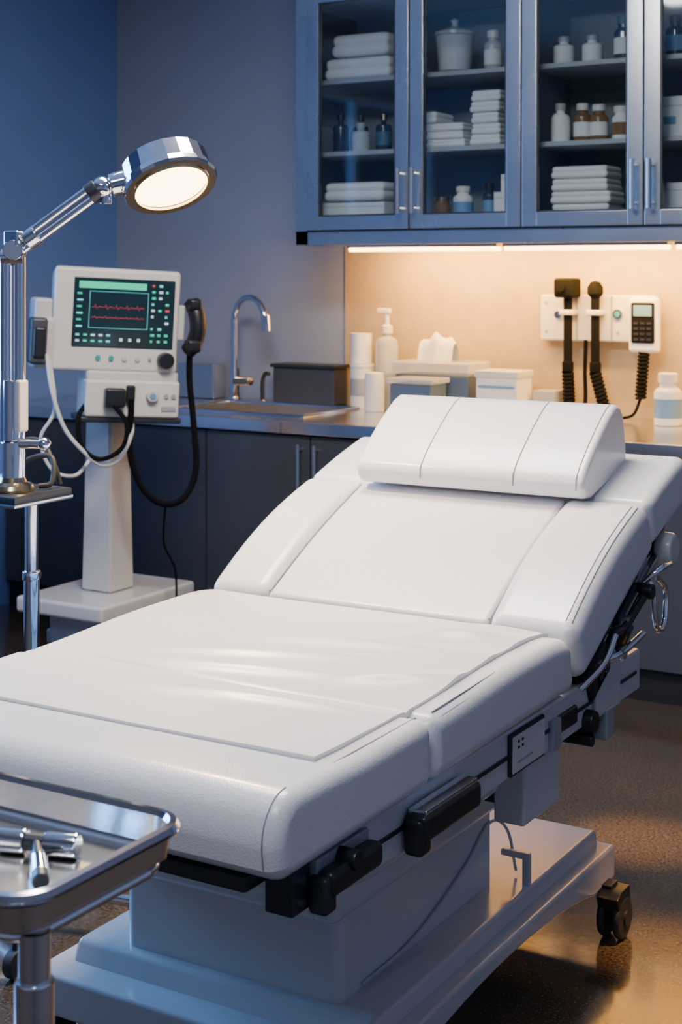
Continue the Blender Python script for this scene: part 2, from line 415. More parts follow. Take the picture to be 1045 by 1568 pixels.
# ------------------------------------------------------------------ counter items
def pump_bottle(x, y, z, r, h, mat):
    b = B()
    b.lathe([(r*.94, 0), (r, .005), (r, h*.62), (r*.9, h*.68), (r*.35, h*.71), (r*.35, h*.76)], (x, y, z), mat)
    b.lathe([(r*.5, 0), (r*.5, h*.07), (r*.2, h*.09), (r*.2, h*.2)], (x, y, z+h*.74), cream)
    b.box(x-r*.9, x+r*.35, y-.012, y+.012, z+h*.93, z+h*.985, cream, .005, 2)
    b.lathe([(r*.9, 0), (r*.9, h*.33), (0, h*.335)], (x, y, z+.006), amber)
    b.cyl((x, y, z+.02), (x, y, z+h*.7), .004, cream, seg=8)
    return b.finish('soap_pump_bottle')
zc = ZT+.001
b = B()
b.lathe([(.046, 0), (.048, .004), (.048, .16), (.046, .165), (.05, .166), (.05, .178), (.0, .180)], (-3.06, 5.30, zc), gown); b.lathe([(.049, 0), (.049, .07)], (-3.06, 5.30, zc+.05), capgrey); b.finish('cotton_jar')
b = B(); b.lathe([(.044, 0), (.045, .12), (.0, .122)], (-3.07, 5.31, zc+.181), gown); b.finish('paper_cup_stack')
pump_bottle(-2.955, 5.32, zc, .047, .41, clearp)
b = B(); b.lathe([(.038, 0), (.04, .005), (.04, .12), (.036, .15), (.0, .155)], (-2.945, 5.20, zc), gown); b.finish('ointment_bottle')
b = B()
b.box(-2.865, -2.545, 5.22, 5.40, zc, zc+.15, bluebox, .008)
b.box(-2.875, -2.535, 5.21, 5.41, zc+.15, zc+.20, clearp, .008)
b.finish('supply_bin')
b = B()
vs = []; fs = []
nx, ny = 16, 10
for j in range(ny+1):
    for i in range(nx+1):
        u = i/nx; v = j/ny
        vs.append((-2.79+.15*u, 5.27+.07*v+.008*math.sin(9*u), zc+.20+.105*(math.sin(math.pi*v)**.5)*(1-.35*abs(2*u-1)**2)+.010*math.sin(14*u+3*v)*math.sin(math.pi*v)))
for j in range(ny):
    for i in range(nx): fs.append([j*(nx+1)+i, j*(nx+1)+i+1, (j+1)*(nx+1)+i+1, (j+1)*(nx+1)+i])
b.raw(vs, fs, gown); b.finish('tissue')
b = B(); b.box(-2.80, -2.62, 5.06, 5.19, zc, zc+.125, bluebox, .008); b.box(-2.81, -2.61, 5.05, 5.20, zc+.125, zc+.145, clearp, .005); b.finish('storage_tub')
b = B(); b.box(-2.50, -2.33, 5.20, 5.34, zc, zc+.15, gown, .003, 2); b.box(-2.505, -2.325, 5.195, 5.345, zc+.15, zc+.175, cream, .003, 2); b.box(-2.49, -2.34, 5.197, 5.2, zc+.11, zc+.12, labelb); b.finish('glove_box')
b = B(); b.box(-2.31, -2.22, 5.3, 5.4, zc, zc+.10, capgrey, .004, 2); b.finish('swab_box')
b = B(); b.box(-3.50, -3.20, 5.31, 5.42, zc, zc+.15, basecab, .006); b.box(-3.51, -3.19, 5.30, 5.425, zc+.15, zc+.165, dark, .004); b.finish('instrument_case')
b = B(); b.box(-4.02, -3.82, 5.33, 5.42, zc, zc+.15, steel, .006); b.finish('steel_canister')
bottle(-1.765, 5.26, ZT, .050, .19, gown, cream, labelb, neck=.6, name='sanitizer_bottle')

# ------------------------------------------------------------------ otoscope wall unit
ot = empty('otoscope_wall_unit', (-2.10, YB, 1.15))
yw = YB-.010
b = B()
b.box(-2.316, -1.86, yw-.055, yw, 1.135, 1.312, cream, .008)
b.box(-2.17, -2.16, yw-.0565, yw-.05, 1.14, 1.307, capgrey); b.box(-2.03, -2.02, yw-.0565, yw-.05, 1.14, 1.307, capgrey)
for x, z in [(-2.29, 1.17), (-2.29, 1.28), (-2.0, 1.17)]: b.cyl((x, yw-.058, z), (x, yw-.05, z), .006, capgrey, seg=12)
b.cyl((-2.0, yw-.065, 1.24), (-2.0, yw-.05, 1.24), .018, steel); b.cyl((-2.0, yw-.067, 1.24), (-2.0, yw-.06, 1.24), .011, tealbtn)
b.cyl((-2.24, yw-.065, 1.235), (-2.24, yw-.05, 1.235), .014, steel)
b.finish('housing', ot)
b = B()
for x, hw, hh in [(-2.185, .042, .07), (-2.075, .024, .06)]:
    b.box(x-.028, x+.028, yw-.12, yw-.055, 1.235, 1.255, cream, .005)
    b.cyl((x, yw-.095, 1.05), (x, yw-.095, 1.30), .017, matteblack, bev=.004)
    if hw > .03:
        b.box(x-hw, x+hw, yw-.14, yw-.06, 1.30, 1.375, matteblack, .012)
        b.cyl((x-.01, yw-.15, 1.34), (x-.01, yw-.135, 1.34), .018, matteblack)
    else:
        b.lathe([(.012, 0), (.030, .02), (.030, .045), (.018, .065), (.0, .07)], (x, yw-.095, 1.295), matteblack)
    b.cyl((x, yw-.095, 1.02), (x, yw-.095, 1.06), .022, matteblack, bev=.006)
b.finish('handles', ot)
b = B()
b.coil((-2.185, yw-.095, 1.02), (-2.18, yw-.09, .865), .018, .007, matteblack, 11)
b.coil((-2.075, yw-.095, 1.02), (-2.03, yw-.10, .865), .018, .007, matteblack, 11)
b.tube([(-2.13, yw-.05, 1.14), (-2.13, yw-.06, 1.02), (-2.12, yw-.08, .93), (-2.11, yw-.12, .865)], .008, matteblack)
b.finish('coiled_cords', ot)
b = B()
b.box(-1.945, -1.83, yw-.10, yw-.056, 1.10, 1.305, gown, .014)
b.box(-1.932, -1.843, yw-.104, yw-.098, 1.135, 1.285, matteblack, .006)
b.box(-1.922, -1.853, yw-.106, yw-.103, 1.235, 1.275, labelb)
for i in range(3):
    for j in range(4): b.box(-1.922+i*.025, -1.905+i*.025, yw-.106, yw-.103, 1.145+j*.02, 1.153+j*.02, dark)
b.coil((-1.89, yw-.08, 1.10), (-1.90, yw-.09, .93), .017, .006, matteblack, 12)
b.tube([(-1.90, yw-.09, .93), (-1.92, yw-.12, .87), (-1.98, yw-.15, .858), (-2.02, yw-.12, .858)], .006, matteblack)
b.finish('digital_thermometer', ot)

# ------------------------------------------------------------------ patient monitor cart
pc = empty('patient_monitor_cart', (-3.4, 4.11, 0))
b = B()
b.box(-3.60, -3.22, 3.86, 4.38, .235, .29, bedwhite, .012)
b.box(-3.53, -3.29, 3.95, 4.30, .12, .236, bedgrey, .01)
b.prism([(3.84, .075), (4.44, .075), (4.42, .125), (3.86, .125)], -3.44, -3.38, bedgrey, .008, 2)
b.box(-3.66, -3.16, 4.08, 4.14, .075, .125, bedgrey, .008)
for x, y in [(-3.41, 3.87), (-3.41, 4.41), (-3.63, 4.11), (-3.19, 4.11)]:
    b.cyl((x-.018, y, .038), (x+.018, y, .038), .0375, rubber, bev=.005); b.cyl((x, y, .04), (x, y, .09), .01, dark)
b.finish('wheeled_base', pc)
b = B()
bm = bmesh.new(); bmesh.ops.create_cube(bm, size=1)
for v in bm.verts:
    top = v.co.z > 0; w = .055 if top else .066
    v.co = Vector((-3.40+math.copysign(w, v.co.x), 4.11+math.copysign(w, v.co.y), .95 if top else .289))
bmesh.ops.bevel(bm, geom=bm.edges[:], offset=.008, segments=3, affect='EDGES'); b.bm(bm, medwhite)
b.box(-3.45, -3.30, 4.00, 4.16, .93, 1.02, medwhite, .01)
b.finish('column', pc)
u = Vector((.632, .775, 0)).normalized(); w = Vector((-.775, .632, 0)).normalized()
MM = Matrix(((u.x, w.x, 0, -3.26), (u.y, w.y, 0, 3.99), (0, 0, 1, 1.234), (0, 0, 0, 1))) @ Matrix.Rotation(math.radians(3), 4, 'Y')
b = B(MM)
b.box(-.215, .215, 0, .03, -.175, .175, cream, .014); b.box(-.208, .208, .028, .12, -.168, .168, medwhite, .02)
b.box(-.15, .15, .11, .16, -.12, .12, medwhite, .015)
b.box(-.152, .196, -.004, .01, -.093, .142, scrm, .004, 2)
for i, x in enumerate([-.06, -.015, .03, .075]):
    b.cyl((x, -.006, -.128), (x, .004, -.128), .009, tealbtn if i < 2 else medwhite, seg=14)
b.cyl((.118, -.006, -.128), (.118, .004, -.128), .006, capgrey, seg=12)
b.cyl((.170, -.035, -.130), (.170, .004, -.130), .028, black, bev=.005)
b.finish('display_housing', pc)
b = B(MM); yy = -.0055
def R(x0, x1, z0, z1, mat): b.box(x0, x1, yy, yy+.003, z0, z1, mat)
R(-.135, .095, .105, .128, g_em)
for z in (.095, -.028): R(-.098, .103, z, z+.0012, c_em)
for x in (-.098, .102): R(x, x+.0012, -.028, .095, c_em)
for k, (z, mt) in enumerate([(.042, r_em), (.008, r_em)]):
    pts = []
    for i in range(61):
        xx = -.09+i*.003; ph = i % 12
        hgt = (.014 if ph == 4 else -.008 if ph == 6 else .004 if ph in (9, 10) else 0)*(.7 if k == 0 else .3)
        pts.append((xx, yy+.001, z+hgt))
    b.tube(pts, .0008, mt, smooth=False, seg=4)
for i in range(6): R(-.14, -.120 if i % 2 else -.124, .084-i*.022, .090-i*.022, c_em if i % 2 else g_em)
rnd = random.Random(3)
for i in range(3):
    for j in range(10):
        mt = rnd.choice([g_em, r_em, c_em, w_em, g_em]); x = .115+i*.024; z = .122-j*.021
        if rnd.random() < .75: R(x, x+rnd.uniform(.007, .014), z-.004, z+.004, mt)
for i in range(5):
    for j in range(2): R(-.14+i*.026, -.127+i*.026, -.055-j*.02, -.048-j*.02, rnd.choice([c_em, w_em, g_em]))
for i in range(3): R(.01+i*.03, .020+i*.03, -.07, -.06, w_em)
b.finish('display_graphics', pc, wn=False)
b = B(MM)
b.box(-.10, .222, -.03, .13, -.325, -.20, cream, .010); b.box(-.095, .222, -.0, .13, -.205, -.17, medwhite, .01)
b.box(-.115, .235, -.02, .15, -.345, -.325, dark, .006)
b.box(-.04, .03, -.07, -.028, -.29, -.225, black, .01); b.box(.035, .065, -.05, -.028, -.275, -.215, black, .006)
b.cyl((.125, -.05, -.25), (.125, -.028, -.25), .02, medwhite, bev=.004); b.cyl((.125, -.053, -.25), (.125, -.045, -.25), .01, labelb)
for x in (.175, .20): b.cyl((x, -.036, -.25), (x, -.028, -.25), .008, capgrey, seg=12)
b.box(.16, .21, -.034, -.029, -.30, -.285, capgrey)
b.finish('power_module', pc)
b = B(MM)
b.box(-.275, -.212, .02, .14, -.17, .065, medwhite, .012); b.box(-.24, -.205, .0, .10, -.15, .0, medwhite, .01)
b.box(-.292, -.235, -.03, .05, -.155, .0, basecab, .012); b.box(-.282, -.24, -.04, .0, -.135, -.03, black, .01)
b.finish('side_module', pc)
b = B(MM)
b.box(.212, .24, .02, .08, -.06, .06, medwhite, .006)
b.tube([(.262, .03, .075), (.278, .01, .03), (.283, .005, -.02), (.275, .02, -.07), (.262, .04, -.095)], .029, black, seg=14)
b.box(.245, .29, -.02, .05, .045, .085, black, .012); b.box(.245, .295, -.02, .05, -.10, -.055, black, .012)
b.finish('handset', pc)
b = B(MM)
b.tube([(.265, .03, -.10), (.27, .03, -.20), (.285, 0, -.35), (.295, -.02, -.50), (.25, -.04, -.595), (.17, -.05, -.61), (.10, -.04, -.55), (.06, -.03, -.44), (.055, -.04, -.30), (.05, -.045, -.26)], .011, matteblack)
b.tube([(-.01, -.06, -.28), (.03, -.09, -.34), (.02, -.09, -.42), (-.05, -.08, -.46), (-.11, -.06, -.42), (-.12, -.03, -.33), (-.09, .0, -.28)], .008, matteblack)
b.tube([(.19, -.04, -.61), (.20, .0, -.75), (.25, .02, -.85), (.27, .05, -1.0)], .004, matteblack)
b.finish('black_cables', pc)
b = B(MM)
b.tube([(-.235, -.02, -.12), (-.215, -.05, -.24), (-.17, -.06, -.36), (-.10, -.07, -.44), (-.04, -.07, -.48), (.02, -.06, -.46), (.06, -.04, -.38), (.06, -.03, -.33)], .007, cream)
b.tube([(-.22, .0, -.14), (-.20, -.03, -.30), (-.24, -.02, -.40), (-.20, -.03, -.50), (-.12, -.03, -.52), (-.06, .0, -.46)], .006, cream)
b.finish('white_cables', pc)

# ------------------------------------------------------------------ examination lamp on stand
lp = empty('examination_lamp', (-2.23, 2.40, 0))
b = B()
b.box(-2.52, -2.166, 2.32, 2.50, .918, .934, dark, .004, 2)
b.box(-2.522, -2.164, 2.318, 2.502, .910, .919, steel, .003, 2)
b.cyl((-2.22, 2.43, .06), (-2.22, 2.43, .91), .014, chrome); b.cyl((-2.22, 2.43, .74), (-2.22, 2.43, .76), .02, chrome, bev=.003)
b.cyl((-2.22, 2.43, .06), (-2.22, 2.43, .74), .017, chrome); b.cyl((-2.22, 2.43, .05), (-2.22, 2.43, .12), .03, dark, bev=.005)
for k in range(5):
    a = k*2*math.pi/5+.3; ex, ey = -2.22+.24*math.cos(a), 2.43+.24*math.sin(a)
    b.tube([(-2.22, 2.43, .09), (ex, ey, .075)], .013, chrome, smooth=False)
    b.cyl((ex-.012, ey, .03), (ex+.012, ey, .03), .0295, rubber, bev=.004); b.cyl((ex, ey, .04), (ex, ey, .08), .008, dark)
b.finish('stand', lp)
b = B()
b.tube([(-2.30, 2.44, .942), (-2.26, 2.46, .99), (-2.20, 2.47, 1.0), (-2.18, 2.45, .95), (-2.20, 2.43, .942)], .006, rubber)
b.tube([(-2.34, 2.42, .942), (-2.30, 2.47, 1.02), (-2.24, 2.48, 1.03), (-2.19, 2.47, .98), (-2.185, 2.48, .942)], .006, rubber)
b.finish('power_cord', lp)
px, py = -2.238, 2.392
b = B()
b.lathe([(.045, 0), (.047, .006), (.043, .014), (.03, .02), (.027, .03)], (px, py, .934), gold)
ox, oy = .859*.015, .512*.015
for s_ in (-1, 1): b.cyl((px+s_*ox, py+s_*oy, .95), (px+s_*ox, py+s_*oy, 1.43), .0125, chrome)
b.cyl((px, py, .945), (px, py, 1.04), .026, chrome, bev=.004); b.cyl((px, py, 1.04), (px, py, 1.17), .022, chrome, bev=.003)
b.box(px+.012, px+.03, py-.012, py+.018, 1.06, 1.17, cream, .005)
b.cyl((px+.02, py, 1.035), (px+.065, py+.02, 1.035), .011, chrome); b.ball((px+.068, py+.022, 1.035), .015, chrome)
b.cyl((px-.02, py-.012, 1.43), (px+.02, py+.012, 1.43), .018, chrome)
b.finish('post', lp)
J0 = Vector((px+.005, py, 1.445)); J1 = Vector((-2.085, 2.483, 1.573)); rr = Vector((.859, .512, 0))
b = B()
b.cyl(J0-Vector((-.25, .42, 0))*.04-rr*.0, J0+Vector((-.25, .42, 0))*.06, .022, chrome, bev=.003)
d = (J1-J0).normalized()
nrm = (Vector((0, 0, 1))-d*d.z).normalized()*.0115
for s_ in (-1, 1): b.cyl(J0+nrm*s_, J1+nrm*s_, .009, chrome, seg=16)
b.box(-.02, .02, -.014, .014, -.014, .022, chrome, .005, R=Matrix.Translation(J0+Vector((0, 0, .02))))
b.cyl(J0+d*.03, J0+d*.06, .022, chrome, bev=.003); b.cyl(J1-d*.02, J1+d*.005, .023, dark, bev=.003)
b.finish('arm', lp)
n = Vector((.49, -.232, -.837)).normalized(); HC = Vector((-1.950, 2.565, 1.580))
b = B()
b.ball(J1+Vector((.01, .006, .005)), .024, chrome)
b.cyl(J1, J1+(HC-n*.045-J1)*.55, .017, dark, bev=.003)
b.cyl(J1+(HC-n*.045-J1)*.2, J1+(HC-n*.045-J1)*.45, .026, chrome, bev=.004)
b.cyl(J1+rr*.02+Vector((0, 0, .02)), J1+rr*.02+Vector((.0, 0, -.03)), .013, chrome, bev=.003)
b.finish('head_joint', lp)
b = B()
b.lathe([(.0, -.072), (.082, -.070), (.093, -.062), (.096, -.02), (.101, -.016), (.103, -.004), (.100, .003), (.084, .003), (.079, -.004)], HC, chrome, n, seg=20)
b.finish('head_housing', lp, wn=False)
for p in bpy.data.objects['head_housing'].data.polygons: p.use_smooth = False
b = B(); b.lathe([(.0, -.002), (.078, -.002), (.0785, -.003)], HC, lampglow, n, seg=32)
b.lathe([(.084, .002), (.084, .006), (.079, .006), (.079, .0)], HC, gold, n, seg=32, caps=False); b.finish('diffuser', lp)
L = bpy.data.lights.new('lamp_beam', 'AREA'); L.shape = 'DISK'; L.size = .14; L.color = (1, .66, .32); L.energy = 15
o = bpy.data.objects.new('lamp_beam', L); o.location = HC+n*.012; o.rotation_euler = n.to_track_quat('-Z', 'Y').to_euler(); scene.collection.objects.link(o)

# ------------------------------------------------------------------ exam table
et = empty('exam_table', (-1.445, 2.5, 0))
BX0, BX1 = -1.855, -1.030
def padtop(y):
    if y < 2.0: return .732
    t = min(1, (y-2.0)/.35); t = t*t*(3-2*t)
    z = .732+.014*t
    if y > 2.45: z -= .010*((y-2.45)/.1)**2
    return z
b = B()
pf = [(1.590, .626), (1.578, .645), (1.574, .67)]
for i in range(8):
    a = math.pi/2*i/7; pf.append((1.574+.055*(1-math.cos(a)), .678+.058*math.sin(a)))
pf += [(1.70, .735), (1.80, .732), (2.0, .734), (2.0, .632)]
b.prism(pf, BX0, BX1, vinyl, .026, 7, .6)
b.finish('leg_cushion', et)
b = B()
pr = [(2.004, .632)]+[(2.004+.546*i/12, padtop(2.004+.546*i/12)) for i in range(13)]+[(2.565, .64)]
b.prism(pr, BX0, BX1, vinyl, .026, 6, .6)
b.finish('seat_cushion', et)
b = B(); vs = []; fs = []
nx, ny = 150, 170; x0, x1, y0, y1 = -1.818, -1.080, 1.742, 2.548
def ridge(x, y, ax, ay, bx, by, w, h):
    d = Vector((bx-ax, by-ay)); L_ = d.length; d /= L_; r = Vector((x-ax, y-ay)); s_ = r.dot(d)/L_; q = r.x*d.y-r.y*d.x
    f = max(0, math.sin(math.pi*min(1, max(0, s_))))**1.5; return h*f*math.exp(-(q/w)**2)
folds = [(-1.82, 1.98, -1.02, 2.16, .022, .010), (-1.78, 2.06, -1.10, 2.25, .020, .008), (-1.60, 2.22, -1.00, 2.32, .028, .012),
         (-1.50, 2.38, -1.00, 2.42, .030, .012), (-1.75, 1.86, -1.15, 1.98, .030, .006), (-1.30, 2.05, -1.02, 2.22, .020, .010),
         (-1.45, 1.93, -1.03, 1.97, .016, .006), (-1.30, 2.46, -1.05, 2.53, .018, .009), (-1.36, 2.28, -1.03, 2.50, .024, .008)]
def sheetz(x, y):
    z = padtop(y)+.0055
    if y < 1.80: z += .003*max(0, 1-abs(y-1.70)/.1)
    for f in folds: z += ridge(x, y, *f)
    z += .0014*math.sin(7*x+5*y)*math.sin(9*y-4*x)
    z -= .003*math.exp(-((y-2.003)/.005)**2)
    return z
for j in range(ny+1):
    for i in range(nx+1):
        x = x0+(x1-x0)*i/nx; y = y0+(y1-y0)*j/ny; vs.append((x, y, sheetz(x, y)))
for j in range(ny):
    for i in range(nx): a = j*(nx+1)+i; fs.append([a, a+1, a+nx+2, a+nx+1])
loop = [i for i in range(nx+1)]+[j*(nx+1)+nx for j in range(1, ny+1)]+[ny*(nx+1)+i for i in range(nx-1, -1, -1)]+[j*(nx+1) for j in range(ny-1, 0, -1)]
o_ = len(vs)
for k in loop: p = vs[k]; vs.append((p[0], p[1], padtop(p[1])-.006))
for k in range(len(loop)): k2 = (k+1) % len(loop); fs.append([loop[k], o_+k, o_+k2, loop[k2]])
b.raw(vs, fs, sheetm); b.finish('cover_sheet', et, wn=False)

def backpad(b, x0, x1, py_, pz, ang, L_, th, mat, bev, crown=0, seg=6, taper=0):
    ca, sa = math.cos(ang), math.sin(ang); pts = []
    pts.append((py_+th*sa, pz-th*ca))
    N = 12
    for i in range(N+1):
        s_ = L_*i/N; c_ = crown*math.sin(math.pi*i/N)
        pts.append((py_+s_*ca-c_*sa, pz+s_*sa+c_*ca))
    pts.append((py_+L_*ca+th*sa, pz+L_*sa-th*ca))
    b.prism(pts, x0, x1, mat, bev, seg, .6)
A1 = math.radians(25); A2 = math.radians(17)
hy, hz = 2.556, .742
b = B()
backpad(b, -1.708, -1.210, hy+.008, hz-.002, A1, .44, .10, vinyl, .014, .010)
b.finish('back_cushion_center', et)
b = B(); backpad(b, -1.214, BX1-.002, hy, hz+.002, A1, .445, .115, vinyl, .030, .020); b.finish('back_bolster_right', et)
b = B(); backpad(b, BX0+.002, -1.704, hy, hz+.002, A1, .445, .115, vinyl, .030, .020); b.finish('back_bolster_left', et)
ey, ez = hy+.445*math.cos(A1), hz+.445*math.sin(A1)
b = B(); backpad(b, BX0+.002, BX1-.004, ey+.002, ez-.004, A2, .255, .10, vinyl, .026, .004); b.finish('head_cushion', et)
pts = [(2.950, .928), (2.915, .932), (2.901, .950), (2.902, .972), (2.925, .998), (2.96, 1.027), (3.00, 1.057), (3.04, 1.084), (3.075, 1.104), (3.10, 1.112), (3.122, 1.108), (3.138, 1.09), (3.150, 1.05), (3.158, 1.00), (3.15, .97)]
b = B(); b.prism(pts, -1.692, -1.152, vinyl, .018, 6, .6); b.finish('head_pillow', et)
b = B()
def seam(pts, r=.0014, mt=None): b.tube(pts, r, mt or stitch, smooth=False, seg=6)
seam([(-1.057, 1.62, .7320), (-1.057, 1.99, .7330)]); seam([(-1.044, 1.62, .7255), (-1.044, 1.99, .7268)])
seam([(-1.050, 2.03, .733), (-1.050, 2.25, .7415), (-1.050, 2.52, .7375)]); seam([(-1.040, 2.03, .725), (-1.040, 2.25, .734), (-1.040, 2.52, .731)])
cs1 = []; cs2 = []
for i in range(8):
    a = math.pi/2*i/7; yy_, zz_ = 1.574+.055*(1-math.cos(a)), .678+.058*math.sin(a)
    cs1.append((-1.054, yy_-.0006*math.cos(a), zz_+.0004*math.sin(a)))
    cs2.append((-1.0385, yy_+.0075*math.cos(a), zz_-.0075*math.sin(a)))
seam([(-1.054, 1.5765, .648), (-1.054, 1.5735, .67)]+cs1, .0010); seam([(-1.0385, 1.585, .648), (-1.0385, 1.582, .67)]+cs2, .0010)
for xs in (-1.53, -1.31):
    seam([(xs, p[0]-.0003, p[1]+.0003) for p in pts[2:13]], .0013)
def onback(s_, cr, off=0.0005):
    c_ = cr*math.sin(math.pi*s_/.445)+off
    return (hy+s_*math.cos(A1)-c_*math.sin(A1), hz+.002+s_*math.sin(A1)+c_*math.cos(A1))
for xs in (-1.059, -1.048):
    seam([(xs, *onback(.03+.385*i/12, .020, .0 if xs < -1.05 else -.003)) for i in range(13)], .0012)
for xs in (-1.2118, -1.7062): seam([(xs, *onback(.02+.41*i/12, .010, -.0085)) for i in range(13)], .003, groove)
ps = pts[2:12]
seam([(-1.169, p[0]-.0003, p[1]+.0003) for p in ps], .0011)
b.finish('stitching', et)
# frame
b = B()
b.box(-1.80, -1.075, 1.70, 2.50, .596, .630, bedgrey, .004, 2)
b.box(-1.085, -1.055, 1.83, 2.97, .545, .628, bedwhite, .006)
b.box(-1.83, -1.80, 1.83, 2.97, .545, .628, bedwhite, .006)
b.box(-1.80, -1.085, 2.88, 2.95, .55, .62, bedgrey, .006)
b.box(-1.0565, -1.052, 1.86, 2.94, .582, .588, dark)
b.finish('side_rails', et)
b = B()
b.box(-1.0555, -1.048, 2.315, 2.46, .550, .622, dark, .003, 2)
b.box(-1.049, -1.0465, 2.320, 2.455, .555, .617, cream, .002, 2)
for i in range(2):
    for j in range(2): b.box(-1.047, -1.0455, 2.34+.016*i, 2.346+.016*i, .594+.010*j, .598+.010*j, black)
b.box(-1.047, -1.0455, 2.34, 2.40, .57, .573, capgrey)
b.finish('rating_label', et)
b = B()
def slab(x0, x1, s0, s1, t0, t1, mat, bev=.004):
    ca, sa = math.cos(A1), math.sin(A1)
    q = lambda s_, t: (hy+s_*ca+t*sa, hz+s_*sa-t*ca)
    b.prism([q(s0, t0), q(s1, t0), q(s1, t1), q(s0, t1)], x0, x1, mat, bev, 2)
slab(-1.78, -1.10, .02, .60, .117, .14, dark)
slab(-1.095, -1.06, .03, .58, .118, .15, black)
slab(-1.075, -1.045, .05, .16, .13, .20, black, .01)
slab(-1.085, -1.05, .24, .36, .14, .19, dark, .008)
slab(-1.062, -1.045, .10, .52, .152, .166, steel, .003)
b.cyl((-1.09, 2.86, .70), (-1.035, 2.86, .70), .018, chrome); b.cyl((-1.09, 2.80, .66), (-1.025, 2.80, .66), .014, chrome)
b.cyl((-1.06, 2.72, .65), (-1.03, 2.72, .65), .012, chrome); b.cyl((-1.06, 2.95, .75), (-1.02, 2.95, .75), .016, black, bev=.003)
b.tube([(-1.05, 2.72, .62), (-1.045, 2.78, .69), (-1.04, 2.84, .70), (-1.035, 2.93, .74)], .008, black)
b.tube([(-1.045, 2.74, .655), (-1.03, 2.80, .66), (-1.025, 2.90, .675)], .007, chrome)
b.tube([(-1.04, 2.60, .63), (-1.03, 2.70, .66), (-1.03, 2.76, .70)], .006, chrome)
b.cyl((-1.10, 2.90, .59), (-1.035, 2.84, .70), .012, dark)
b.tube([(-1.10, 2.62, .60), (-1.07, 3.02, .80)], .014, bedgrey, smooth=False)
b.finish('back_frame', et)
b = B()
b.cyl((-1.06, 3.09, .815), (-1.02, 3.09, .815), .034, bedwhite, bev=.010); b.cyl((-1.10, 3.09, .815), (-1.06, 3.09, .815), .02, black)
b.box(-1.10, -1.07, 3.02, 3.12, .80, .86, dark, .006)
b.tube([(-1.05, 3.05, .86), (-1.05, 3.07, .90)], .008, black)
b.finish('adjustment_knob', et)
b = B()
pts2 = [(-1.06, 2.98, .765), (-1.04, 2.99, .755), (-1.035, 3.0, .69), (-1.035, 3.015, .66), (-1.035, 3.045, .655), (-1.035, 3.065, .68), (-1.035, 3.065, .735), (-1.035, 3.02, .765)]
b.tube(pts2, .0065, chrome, n=5)
b.tube([(-1.05, 2.97, .76), (-1.02, 2.99, .79), (-1.02, 3.05, .79)], .007, chrome, smooth=True); b.finish('release_handle', et)
b = B()
b.box(-1.06, -1.045, 2.49, 2.53, .545, .60, bedgrey, .004, 2)
b.box(-1.09, -1.05, 2.52, 2.62, .565, .60, black, .006); b.cyl((-1.10, 2.67, .555), (-1.035, 2.67, .555), .022, black, bev=.004)
b.cyl((-1.10, 2.67, .52), (-1.04, 2.67, .52), .012, black, bev=.003)
b.box(-1.06, -1.045, 2.70, 2.83, .55, .66, bedwhite, .005); b.box(-1.07, -1.04, 2.74, 2.78, .50, .56, bedgrey, .004)
b.finish('rail_brackets', et)
b = B()
b.box(-1.052, -1.015, 1.945, 2.135, .565, .605, black, .008); b.box(-1.052, -1.02, 1.94, 1.975, .545, .60, black, .008)
b.box(-1.050, -1.020, 1.955, 2.13, .603, .611, chrome, .002, 2)
b.box(-1.054, -1.025, 1.70, 1.84, .570, .606, black, .010); b.box(-1.060, -1.03, 1.69, 1.72, .55, .60, dark, .006)
b.cyl((-1.07, 1.76, .605), (-1.02, 1.76, .605), .014, black, bev=.004)
b.finish('lever_handles', et)
b = B()
b.box(-1.38, -1.09, 1.590, 1.66, .604, .626, black, .005, 2)
b.box(-1.68, -1.10, 1.66, 1.80, .600, .622, dark, .004, 2)
b.box(-1.105, -1.06, 1.655, 1.70, .555, .625, dark, .004, 2); b.box(-1.085, -1.05, 1.70, 1.84, .575, .62, bedgrey, .004, 2)
b.box(-1.115, -1.075, 1.69, 1.73, .545, .60, steel, .004, 2)
for z in (.57, .60): b.cyl((-1.062, 1.675, z), (-1.055, 1.675, z), .006, chrome, seg=12)
b.finish('foot_bracket', et)
b = B()
b.prism([(1.72, .60), (1.74, .545), (1.82, .50), (2.0, .48), (2.9, .48), (2.9, .60)], -1.74, -1.12, bedwhite, .014, 4)
b.prism([(2.02, .50), (2.04, .36), (2.72, .36), (2.75, .50)], -1.73, -1.225, bedwhite, .02, 4)
b.box(-1.70, -1.255, 2.10, 2.69, .19, .37, bedwhite, .022, 5)
b.box(-1.66, -1.29, 2.16, 2.63, .30, .52, bedgrey, .01)
b.box(-1.13, -1.07, 2.42, 2.58, .43, .56, bedwhite, .006); b.box(-1.225, -1.13, 2.45, 2.55, .45, .53, dark, .006)
b.finish('pedestal', et)
b = B()
def archpts(z_top, zb, zm, y0, y1):
    P = [(y0, z_top), (y1, z_top), (y1, zb), (y1-.12, zb)]
    for i in range(1, 14):
        t = i/14; P.append((y1-.12-(y1-y0-.24)*t, zb+(zm-zb)*math.sin(math.pi*t)**.7))
    P += [(y0+.12, zb), (y0, zb)]
    return P
b.prism(archpts(.172, .100, .140, 2.00, 3.08), -1.83, -1.15, bedwhite, .008, 3, .8)
b.prism([(2.06, .165), (3.06, .165), (3.05, .207), (2.08, .207)], -1.79, -1.18, bedwhite, .010, 3)
b.finish('floor_base', et)
b = B()
